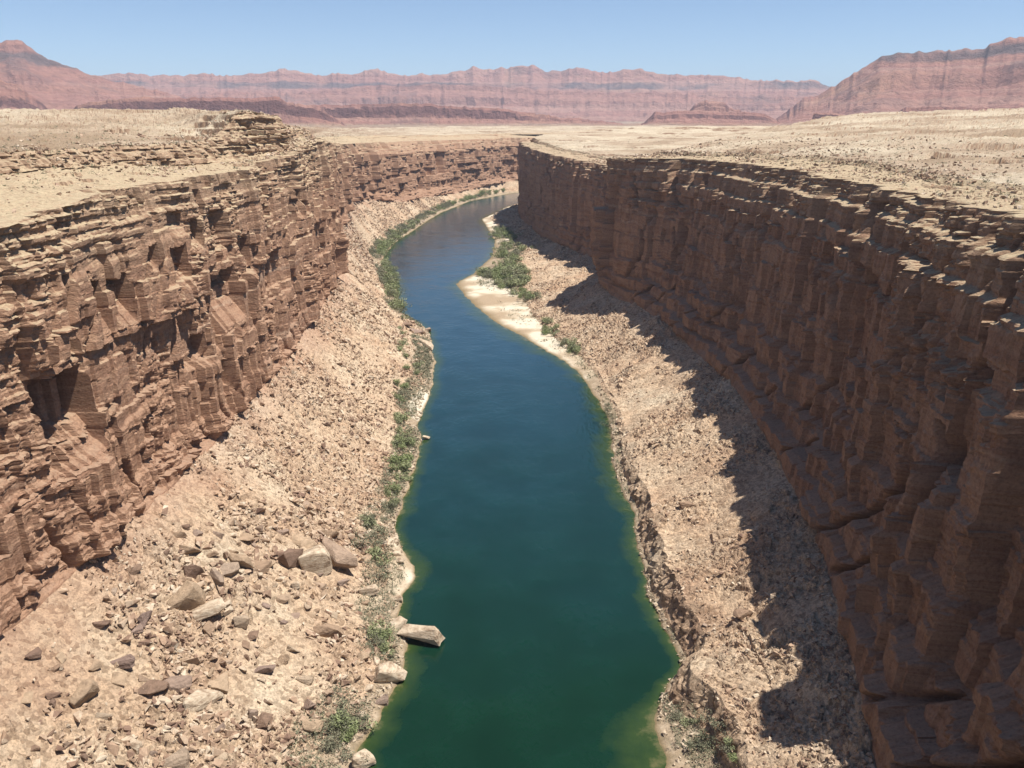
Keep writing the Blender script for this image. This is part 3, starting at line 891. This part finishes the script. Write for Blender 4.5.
K = 450 / 1022.
named = [  # crop x, crop y, width px (crop), pale?, rot z, scale, label
    (435, 274, 52, 0, .2, (1, .7, .7), 'tan flat-topped boulder, upper left one of the left slope cluster'),
    (440, 322, 46, 0, .6, (1, .9, 1), 'dark brown blocky boulder below the flat-topped tan one in the left slope cluster'),
    (487, 342, 44, 0, 1.9, (.9, 1, .9), 'dark tilted boulder at the lower left edge of the left slope cluster'),
    (518, 320, 52, 0, 1.2, (1, .9, 1.1), 'tall light brown boulder in the middle of the left slope cluster'),
    (542, 297, 62, 0, 2.5, (1.2, .6, .7), 'long tan slab leaning behind the tall light brown boulder'),
    (590, 315, 52, 0, .3, (1, 1, .9), 'purplish grey boulder right of the tall light brown boulder'),
    (655, 298, 56, 0, 1.0, (1, .8, .9), 'dark brown boulder just left of the pale triangular rock'),
    (706, 303, 80, 1, .4, (1, .8, 1), 'pale cream triangular boulder in the middle of the left slope'),
    (765, 292, 105, 0, -.9, (1.2, .6, .9), 'large tan slab tilted beside the pale triangular boulder'),
    (692, 262, 56, 0, .1, (1, .8, .6), 'yellowish flat boulder resting above the pale triangular one'),
    (425, 392, 84, 0, .5, (1, .9, 1), 'largest tan block on the left slope, below the boulder cluster'),
    (478, 412, 70, 1, .3, (1, .9, .7), 'pale layered slab against the right side of the largest tan block'),
    (332, 428, 50, 0, 1.4, (1, .5, .9), 'upright narrow brown slab left of the largest tan block'),
    (740, 462, 72, 0, .1, (1.1, .7, .6), 'flat wide boulder below the pale triangular rock near the shore scrub'),
    (270, 528, 52, 0, .1, (1.1, .5, .5), 'low flat brown slab alone on the lower left slope'),
    (345, 590, 66, 0, .8, (1.1, .7, .7), 'yellow-brown tilted slab, left one of the lower boulder row'),
    (400, 580, 66, 0, .2, (1, .8, .8), 'rounded brown boulder, second in the lower boulder row'),
    (508, 578, 56, 0, 1.2, (1, 1, .9), 'brown rounded boulder at the right end of the lower boulder row'),
    (455, 617, 82, 1, .9, (1.1, .6, .5), 'pale thin slab leaning between the lower boulder row rocks'),
    (600, 665, 46, 0, .3, (.9, .9, .9), 'squarish tan boulder below right of the lower boulder row'),
    (572, 645, 34, 0, 1.5, (.7, .9, 1), 'narrow upright tan boulder beside the squarish one'),
    (712, 677, 48, 0, .5, (1, .8, .8), 'grey-brown boulder near the lower shore scrub on the left slope'),
    (190, 602, 70, 0, .9, (1, .8, .7), 'half-buried brown boulder far left on the lower slope'),
    (595, 549, 48, 0, .1, (1, .8, .6), 'light flat boulder alone above the squarish tan boulder'),
    (752, 240, 50, 0, .6, (1, .7, .8), 'dark brown boulder at the upper right end of the slope cluster'),
    (408, 238, 30, 0, .6, (1, .8, .8), 'small pinkish boulder above the flat-topped tan boulder'),
    (528, 238, 20, 1, .6, (1, .8, .8), 'small white stone at the top of the left slope cluster'),
    (555, 245, 46, 0, .2, (1, .7, .5), 'pale tan flat rock near the white stone above the slope cluster'),
    (642, 382, 34, 0, .2, (1, .8, .8), 'small grey rock below the dark brown boulder of the slope cluster'),
    (612, 372, 28, 0, 1.2, (.8, .8, 1), 'small upright grey rock, left one of two below the slope cluster'),
    (547, 436, 38, 0, .2, (1, .8, .8), 'brown rock right of the pale layered slab'),
    (575, 470, 34, 0, .7, (1, .8, .8), 'reddish brown rock below right of the pale layered slab'),
    (230, 441, 38, 0, .2, (1, .6, .5), 'small dark flat rock just below the foot of the sunlit cliff'),
    (885, 560, 72, 1, .5, (1, .9, .9), 'pale blocky boulder standing at the left water edge near the bottom'),
    (955, 474, 78, 1, -.3, (1.2, .6, .6), 'pale wedge-shaped slab jutting from the left shore into the river'),
    (903, 443, 48, 1, .7, (1, .8, .7), 'pale boulder behind the wedge-shaped slab on the left shore'),
    (824, 752, 50, 1, .3, (1, .9, .8), 'whitest boulder at the left water edge at the bottom of the photo'),
    (832, 366, 48, 1, .1, (1, .6, .5), 'pale flat rock on the sandy spit of the left shore'),
    (390, 752, 60, 0, .3, (1, .8, .7), 'brown boulder cut near the bottom edge of the left slope'),
    (498, 742, 42, 0, .8, (.7, 1, .7), 'orange-brown tilted rock near the bottom of the left slope'),
    (305, 316, 34, 0, .8, (1, .8, .7), 'grey rock alone left of the slope cluster'),
    (850, 452, 34, 1, .3, (1, .7, .5), 'small white rock inland from the wedge-shaped slab'),
]
placed = []
for i, (cx, cy, w, pale, rz, scl, lab) in enumerate(named):
    px, py = cx * K, 430 + cy * 338 / 768.
    p = hit(px, py + 1.5)
    if p is None: p = Vector(pz(px, py, 1.0))
    dist = (p - Vector((0, 0, CAMZ))).length
    size = w * K / F * dist * 1.15
    me = (PROCKS if pale else ROCKS)[i % (6 if pale else 12)]
    put_rock(me, p, size, lab, (.1 * math.sin(i), .25 * math.cos(i * 2.1), rz), scl)
    placed.append(p)
named2 = [
    (426, 346, 22, 1, -.85, (1.3, .5, .4), 'long pale slab sloping into the river at the point on the left shore'),
    (417, 333, 14, 0, .3, (1.2, .8, .6), 'brown ledge block just upstream of the long pale slab'),
    (428, 331, 9, 0, .3, (1, .8, .8), 'small brown block at the water upstream of the long pale slab'),
    (406, 325, 13, 0, .1, (1.2, .7, .6), 'flat tan block between the green bank scrub and the river point'),
    (426, 438, 9, 1, .1, (1, .8, .6), 'pale rock at the water edge below the small left beach'),
    (743, 616, 26, 0, .6, (1.2, .7, .6), 'largest brown boulder on the sunlit part of the right slope'),
    (685, 507, 17, 0, .1, (1.1, .7, .6), 'dark brown boulder in the middle of the sunlit right slope'),
    (658, 446, 12, 0, .7, (1.2, .5, .5), 'dark slab high on the sunlit right slope'),
    (735, 625, 13, 0, .7, (1, .8, .8), 'small brown rock left of the largest right slope boulder'),
    (874, 704, 20, 0, .7, (1, .8, .5), 'rock catching the sun inside the shadow of the right cliff'),
]
for i, (px, py, w, pale, rz, scl, lab) in enumerate(named2):
    p = hit(px, py)
    if p is None: p = Vector(pz(px, py, 0.5))
    dist = (p - Vector((0, 0, CAMZ))).length
    put_rock((PROCKS if pale else ROCKS)[(i * 5) % (6 if pale else 12)], p, w / F * dist, lab, (.1, .2, rz), scl)
    placed.append(p)

# further boulders by zone
zones = [
    (42, [(175, 525), (250, 520), (345, 540), (350, 600), (270, 615), (175, 590)], (2.6, 6.0), 'brown or tan boulder packed into the main cluster on the left rubble slope', 'smaller boulders of the left slope cluster', 0),
    (84, [(150, 560), (300, 480), (400, 560), (390, 700), (330, 767), (20, 767), (20, 660)], (2.2, 5.4), 'brown or tan boulder strewn over the lower left rubble slope near the photo bottom', 'loose boulders on the lower left slope', 0),
    (42, [(230, 460), (330, 330), (400, 400), (400, 520), (300, 500)], (1.5, 3.4), 'brown boulder strewn over the middle of the left rubble slope', 'loose boulders on the middle left slope', 0),
    (16, [(345, 300), (390, 240), (395, 310), (410, 350), (330, 350)], (2.0, 4.5), 'small brown boulder on the distant left rubble slope', 'loose boulders on the distant left slope', 0),
    (30, [(385, 500), (420, 430), (412, 520), (400, 600), (402, 690), (372, 740), (355, 740), (380, 600)], (1.8, 4.6), 'pale boulder beside the scrub along the left waterline', 'pale shoreline boulders on the left', 1),
    (36, [(625, 400), (700, 400), (735, 500), (770, 600), (835, 760), (770, 760), (660, 560), (620, 450)], (1.2, 3.0), 'tan boulder strewn over the sunlit part of the right rubble slope', 'loose boulders on the right slope', 0),
]


def inside(px, py, poly):
    c = False; j = len(poly) - 1
    for i in range(len(poly)):
        (xi, yi), (xj, yj) = poly[i], poly[j]
        if (yi > py) != (yj > py) and px < (xj - xi) * (py - yi) / (yj - yi) + xi: c = not c
        j = i
    return c


for cnt, poly, (s0, s1), lab, grp, pale in zones:
    x0, x1 = min(p[0] for p in poly), max(p[0] for p in poly); y0, y1 = min(p[1] for p in poly), max(p[1] for p in poly)
    k = 0; tries = 0
    while k < cnt and tries < 4000:
        tries += 1
        px, py = random.uniform(x0, x1), random.uniform(y0, y1)
        if not inside(px, py, poly): continue
        p = hit(px, py)
        if p is None or p.z < .3: continue
        sz = s0 + (s1 - s0) * random.random() ** 1.4
        if any((p - q).length < sz * .9 for q in placed): continue
        put_rock((PROCKS if pale or random.random() < .12 else ROCKS)[random.randrange(6)], p, sz, lab, None, (1, random.uniform(.6, 1), random.uniform(.5, .9)), grp)
        placed.append(p); k += 1


# loose rubble: one object
def rubble(name, specs, label, mat):
    tv, tf = [], []
    for sd in range(6):
        me = rock_mesh('rubble_chip', 300 + sd, mat, flat=.65, npt=9, bev=0)
        v = np.zeros(len(me.vertices) * 3); me.vertices.foreach_get('co', v)
        f = np.zeros(len(me.polygons) * 3, dtype=np.int64); me.polygons.foreach_get('vertices', f)
        tv.append(v.reshape(-1, 3)); tf.append(f.reshape(-1, 3))
        bpy.data.meshes.remove(me)
    VV, FF = [], []; off = 0
    for P, S in specs:
        n = len(P); pick = RNG.integers(0, 6, n); ang = RNG.uniform(0, 6.283, n)
        sx = S * RNG.uniform(.8, 1.3, n); sy = S * RNG.uniform(.6, 1.0, n); sz = S * RNG.uniform(.6, 1.1, n); tilt = RNG.normal(0, .3, n)
        for t in range(6):
            m = pick == t
            k = m.sum()
            if not k: continue
            v = tv[t][None] * np.stack([sx[m], sy[m], sz[m]], -1)[:, None]
            ct, st = np.cos(tilt[m])[:, None], np.sin(tilt[m])[:, None]
            x, z = v[..., 0] * ct - v[..., 2] * st, v[..., 0] * st + v[..., 2] * ct
            c, s_ = np.cos(ang[m])[:, None], np.sin(ang[m])[:, None]
            X, Y = x * c - v[..., 1] * s_, x * s_ + v[..., 1] * c
            w = np.stack([X, Y, z], -1) + P[m][:, None] + np.array([0, 0, 1]) * (S[m] * .12)[:, None, None]
            nv = tv[t].shape[0]
            FF.append((tf[t][None] + (off + np.arange(k) * nv)[:, None, None]).reshape(-1, 3))
            VV.append(w.reshape(-1, 3)); off += k * nv
    o = mesh_np(name, np.concatenate(VV), np.concatenate(FF), mat, False)
    tag(o, label, 'rubble', None, 'stuff')
    return o


def sample_rows(G, a, b, n, umin, umax, smin, smax, power, clump=None):
    A = G[a:b]
    cw = np.gradient(U) * ((U > umin) & (U < umax)) / (1 + (np.maximum(U, 100) / 260) ** 1.3)
    cw /= cw.sum()
    c = RNG.choice(NC, n, p=cw); r = RNG.integers(0, A.shape[0], n)
    P = A[r, c].copy()
    P[:, :2] += RNG.normal(0, .4, (n, 2))
    S = smin + (smax - smin) * RNG.random(n) ** power
    S *= 1 + np.clip(U[c] - 250, 0, 900) / 500
    if clump is not None:
        m = sst(.38, .64, fbm(P[:, 0] / 20, P[:, 1] / 20, (184 if G is GL else 384), 4)) * .92 + .08 > RNG.random(n)
        P, S = P[m], S[m]
    return P, S


rubble('rubble', [sample_rows(GL, mkL['slope'], mkL['wall'], 46000, 100, 1500, .35, 1.7, 3, 700), sample_rows(GL, mkL['slope'], mkL['wall'], 6500, 100, 900, 1.2, 3.4, 2.6, 701), sample_rows(GL, mkL['slope'] + 10, mkL['wall'] - 30, 2600, 120, 275, 1.3, 4.2, 2.4, 706)],
       'loose angular rubble covering the sunlit left slope', M_RUB)
rubble('rubble', [sample_rows(GR, mkR['slope'] + 20, mkR['wall'], 36000, 100, 1500, .35, 1.5, 3, 702), sample_rows(GR, mkR['slope'], mkR['wall'], 3000, 100, 700, 1.0, 2.6, 3, 703)],
       'loose angular rubble covering the right slope below the shaded cliff', M_RUB)
rubble('rubble', [sample_rows(GL, mkL['bank'] + 4, mkL['slope'], 6500, 100, 1300, .4, 2.0, 3, 704), sample_rows(GR, mkR['bank'] + 4, mkR['slope'], 2600, 100, 460, .4, 2.0, 3, 705)],
       'pale stones along the waterline', M_PBOUL)


def plat_samples(G, mk, n):
    A = G[mk['top'] + 6:mk['plat'] + 75]
    cw = np.gradient(U) * ((U > 100) & (U < 900)); cw /= cw.sum()
    c = RNG.choice(NC, n, p=cw); r = RNG.integers(0, A.shape[0], n)
    P = A[r, c].copy(); S = .5 + 1.8 * RNG.random(n) ** 4
    m = vn(P[:, 0] / 25, P[:, 1] / 25, 710) > RNG.random(n) * .8
    return P[m], S[m] * (1 + np.clip(U[c][m] - 300, 0, 500) / 500)


rubble('rubble', [plat_samples(GL, mkL, 14000), plat_samples(GR, mkR, 16000)], 'scattered stones on the plateau along both rims', M_RUB)


# ------------------------------------------------------------------ shrubs
def foliage_mesh(seed, mat, n=620, leaf=.17):
    r = np.random.default_rng(seed)
    nc = 9
    cen = r.normal(0, .3, (nc, 3)); cen[:, 2] = np.abs(cen[:, 2]) * .9 + .18
    rad = r.uniform(.2, .34, nc)
    k = r.integers(0, nc, n)
    d = r.normal(0, 1, (n, 3)); d /= np.linalg.norm(d, axis=1, keepdims=True)
    c = cen[k] + d * (rad[k] * r.uniform(.5, 1.08, n))[:, None]
    c[:, 2] = np.maximum(c[:, 2], .03)
    a = r.normal(0, 1, (n, 3)); a /= np.linalg.norm(a, axis=1, keepdims=True)
    b = np.cross(a, r.normal(0, 1, (n, 3))); b /= np.linalg.norm(b, axis=1, keepdims=True)
    l = leaf * r.uniform(.5, 1.1, n)[:, None] * .5
    q = np.stack([c - a * l, c + b * l * .45, c + a * l, c - b * l * .45], 1)
    me = bpy.data.meshes.new('foliage')
    me.from_pydata(q.reshape(-1, 3).tolist(), [], np.arange(n * 4).reshape(-1, 4).tolist())
    me.materials.append(mat); me.update()
    return me


def stem_mesh(seed):
    r = random.Random(seed); bm = bmesh.new()
    for k in range(6):
        a = r.uniform(0, 6.28); top = Vector((math.cos(a) * r.uniform(.1, .35), math.sin(a) * r.uniform(.1, .35), r.uniform(.3, .6)))
        base = Vector((math.cos(a) * .03, math.sin(a) * .03, -.08)); mid = (base + top) / 2 + Vector((0, 0, .06))
        prev = None
        for p, rr in ((base, .018), (mid, .012), (top, .004)):
            ring = [bm.verts.new(p + Vector((math.cos(t) * rr, math.sin(t) * rr, 0))) for t in (0, 2.09, 4.19)]
            if prev:
                for i in range(3): bm.faces.new((prev[i], prev[(i + 1) % 3], ring[(i + 1) % 3], ring[i]))
            prev = ring
    me = bpy.data.meshes.new('stem'); bm.to_mesh(me); bm.free(); me.materials.append(M_WOOD)
    return me


FOL = [foliage_mesh(i, M_LEAF) for i in range(5)]
FOLG = [foliage_mesh(20 + i, M_LEAF2, 480, .13) for i in range(4)]
STEM = [stem_mesh(i) for i in range(3)]
n_shrub = 0


def shrub(p, w, h, kind, label, group, parts=True):
    global n_shrub
    n_shrub += 1
    fm = random.choice(FOLG if kind else FOL)
    if parts:
        r = bpy.data.objects.new('shrub', None); COL.objects.link(r)
        f = bpy.data.objects.new('foliage', fm); COL.objects.link(f); f.parent = r
        s = bpy.data.objects.new('stem', random.choice(STEM)); COL.objects.link(s); s.parent = r
    else:
        r = bpy.data.objects.new('shrub', fm); COL.objects.link(r)
    r.location = (p[0], p[1], p[2] - .05); r.rotation_euler = (0, 0, random.uniform(0, 6.28)); r.scale = (w, w * random.uniform(.8, 1.1), h)
    tag(r, label, 'shrub', group)


def along(path, cnt, wpx, size, kind, label, group, parts):
    seg = [math.dist(a, b) for a, b in zip(path[:-1], path[1:])]; T = sum(seg)
    k = 0; tr = 0
    while k < cnt and tr < cnt * 30:
        tr += 1
        q = random.uniform(0, T)
        for (a, b), l in zip(zip(path[:-1], path[1:]), seg):
            if q <= l: break
            q -= l
        x = a[0] + (b[0] - a[0]) * q / l; y = a[1] + (b[1] - a[1]) * q / l
        p = hit(x + random.gauss(0, wpx), y + random.gauss(0, wpx * .35))
        if p is None or p.z < .35 or p.z > 16: continue
        w = random.uniform(*size) * 1.2
        shrub(p, w, w * random.uniform(.7, .95), kind if random.random() < .8 else 1 - kind, label, group, parts); k += 1


along([(398, 312), (394, 290), (390, 275), (378, 255), (386, 243), (402, 232)], 66, 4, (6, 9.5), 0, 'green shrub in the dense thicket along the left shore at the river bend', 'thicket on the left bank', False)
along([(402, 232), (425, 216), (450, 205), (480, 196), (505, 191)], 40, 2, (7, 11), 0, 'distant green shrub on the far shore below the far cliff', 'shrubs on the far shore', False)
along([(500, 230), (503, 250), (508, 262), (515, 285)], 56, 7, (7, 11), 0, 'green shrub in the thicket behind the pale sandbar on the right shore', 'thicket behind the sandbar', False)
along([(480, 272), (500, 280), (520, 293), (530, 300)], 34, 4, (6, 9), 0, 'bright green shrub at the upper edge of the pale sandbar', 'shrubs edging the sandbar', False)
along([(540, 318), (560, 338), (577, 355)], 14, 4, (4, 6), 0, 'green shrub between the sandbar and the right slope', 'shrubs below the right slope', False)
along([(600, 405), (607, 420), (612, 438)], 6, 3, (2.5, 4), 1, 'small shrub at the foot of the low rock bank on the right shore', 'shrubs at the right rock bank', True)
along([(400, 318), (398, 345), (415, 365), (405, 385), (398, 405)], 16, 5, (3, 5), 0, 'green shrub near the long pale slab on the left shore', 'shrubs near the left point', True)
along([(404, 400), (400, 430), (408, 460), (398, 490), (388, 515)], 28, 6, (3.0, 5.6), 0, 'grey-green shrub along the left shore below the small beach', 'shrubs below the small beach', True)
along([(375, 515), (368, 540), (385, 565), (372, 580)], 14, 7, (2.8, 5.2), 1, 'grey-green shrub behind the sandy spit on the left shore', 'shrubs behind the sandy spit', True)
along([(378, 630), (374, 650), (385, 640)], 9, 6, (2.2, 4.0), 0, 'green shrub beside the pale boulders inland of the wedge-shaped slab', 'shrubs by the pale boulders', True)
along([(350, 690), (348, 715), (342, 745), (352, 760)], 13, 9, (2.6, 5), 1, 'grey bushy shrub at the bottom of the left shore', 'shrubs at the lower left shore', True)
along([(675, 715), (690, 745), (730, 755), (700, 700)], 12, 8, (1.8, 4.0), 1, 'grey-green shrub on the small sandy bench at the bottom right of the river', 'shrubs on the right bench', True)
print('SHRUBS', n_shrub)

GV = []
for G, mk, n in ((GL, mkL, 9500), (GR, mkR, 1800)):
    A = G[mk['bank'] + 8:mk['slope'] + (26 if G is GL else 2)]
    cw = np.gradient(U) * ((U > 100) & (U < (1500 if G is GL else 1200))) / (1 + (np.maximum(U, 100) / 300)) * (1 if G is GL else np.interp(U, [0, 190, 200, 700, 760, 1200], [1, 1, .15, .15, 1, 1])) * sst(.3, .55, fbm(U / 22, U * 0, 61, 3))
    cw /= cw.sum()
    c = RNG.choice(NC, n, p=cw); r = RNG.integers(0, A.shape[0], n)
    P = A[r, c]; S = RNG.uniform(.6, 1.7, n) * (1 + np.clip(U[c] - 250, 0, 900) / 400)
    P, S = P[P[:, 2] > .5], S[P[:, 2] > .5]
    for p, s_ in zip(P, S):
        d = RNG.normal(0, .42, (12, 3)); d[:, 2] = np.abs(d[:, 2]) * .6
        c0 = p + d * s_
        a = RNG.normal(0, 1, (12, 3)) * .17 * s_; b = RNG.normal(0, 1, (12, 3)) * .17 * s_
        GV.append(np.stack([c0, c0 + a, c0 + b], 1).reshape(-1, 3))
GV = np.concatenate(GV)
o = mesh_np('bank_grass', GV, np.arange(len(GV)).reshape(-1, 3), M_LEAF2, False)
tag(o, 'low grey-green grass and weeds along both shores', 'grass', None, 'stuff')

# small desert scrub on the plateau: nobody could count it
VV, n = [], 0
for G, mk in ((GL, mkL), (GR, mkR)):
    A = G[mk['top'] + 12:mk['plat'] + 110]
    cw = np.gradient(U) * ((U > 100) & (U < 1300)); cw /= cw.sum()
    c = RNG.choice(NC, 2600, p=cw); r = RNG.integers(0, A.shape[0], 2600)
    P = A[r, c]; S = RNG.uniform(.5, 1.5, 2600)
    for p, s_ in zip(P, S):
        d = RNG.normal(0, .32, (14, 3)); d[:, 2] = np.abs(d[:, 2]) * .8
        c0 = p + d * s_
        a = RNG.normal(0, 1, (14, 3)) * .2 * s_; b = RNG.normal(0, 1, (14, 3)) * .2 * s_
        VV.append(np.stack([c0, c0 + a, c0 + b], 1).reshape(-1, 3))
VV = np.concatenate(VV)
o = mesh_np('desert_scrub', VV, np.arange(len(VV)).reshape(-1, 3), M_LEAF2, False)
tag(o, 'tiny dry scrub dotted over the plateau', 'scrub', None, 'stuff')

# ------------------------------------------------------------------ haze
bm = bmesh.new(); bmesh.ops.create_cube(bm, size=1)
me = bpy.data.meshes.new('haze'); bm.to_mesh(me); bm.free()
hz = bpy.data.objects.new('haze', me); COL.objects.link(hz)
hz.scale = (50000, 50000, 960); hz.location = (0, 0, 480 - 4)
hm = bpy.data.materials.new('haze'); hm.use_nodes = True
nt = hm.node_tree; nt.nodes.clear()
ou = nt.nodes.new('ShaderNodeOutputMaterial'); pv = nt.nodes.new('ShaderNodeVolumePrincipled')
pv.inputs['Color'].default_value = (0.66, 0.80, 1.0, 1); pv.inputs['Density'].default_value = 4.6e-5; pv.inputs['Anisotropy'].default_value = 0.0
nt.links.new(pv.outputs[0], ou.inputs['Volume']); me.materials.append(hm)
tag(hz, 'thin pale haze over the far mesas', 'haze', None, 'stuff')

# ------------------------------------------------------------------ light
SEL, SAZ = math.radians(68), math.radians(-10)       # azimuth measured from +x towards +y
sd = Vector((math.cos(SEL) * math.cos(SAZ), math.cos(SEL) * math.sin(SAZ), math.sin(SEL)))
L = bpy.data.lights.new('sun', 'SUN'); L.energy = 5.0; L.angle = math.radians(.5); L.color = (1, .955, .88)
lo = bpy.data.objects.new('sun', L); COL.objects.link(lo); lo.rotation_euler = sd.to_track_quat('Z', 'Y').to_euler()
Wd = bpy.data.worlds.new('World'); SC.world = Wd; Wd.use_nodes = True
wn = Wd.node_tree; bg = wn.nodes['Background']
sk = wn.nodes.new('ShaderNodeTexSky'); sk.sky_type = 'NISHITA'; sk.sun_disc = False
sk.sun_elevation = SEL; sk.sun_rotation = math.pi / 2 - SAZ; sk.altitude = 3500; sk.air_density = 1.0; sk.dust_density = 0.0; sk.ozone_density = 2.2
wn.links.new(sk.outputs[0], bg.inputs[0]); bg.inputs[1].default_value = 0.09

cam = bpy.data.cameras.new('camera'); cam.sensor_width = 36; cam.lens = F / 1024 * 36; cam.clip_start = 1; cam.clip_end = 80000
co = bpy.data.objects.new('camera', cam); COL.objects.link(co); co.location = (0, 0, CAMZ); co.rotation_euler = (math.pi / 2 - PITCH, 0, 0)
SC.camera = co
SC.view_settings.view_transform = 'Standard'; SC.view_settings.look = 'None'; SC.view_settings.exposure = 0.58; SC.view_settings.gamma = 1
SC.view_settings.use_curve_mapping = False
SC.cycles.max_bounces = 5; SC.cycles.diffuse_bounces = 2; SC.cycles.volume_bounces = 0; SC.cycles.use_denoising = True
SC.cycles.volume_max_steps = 64
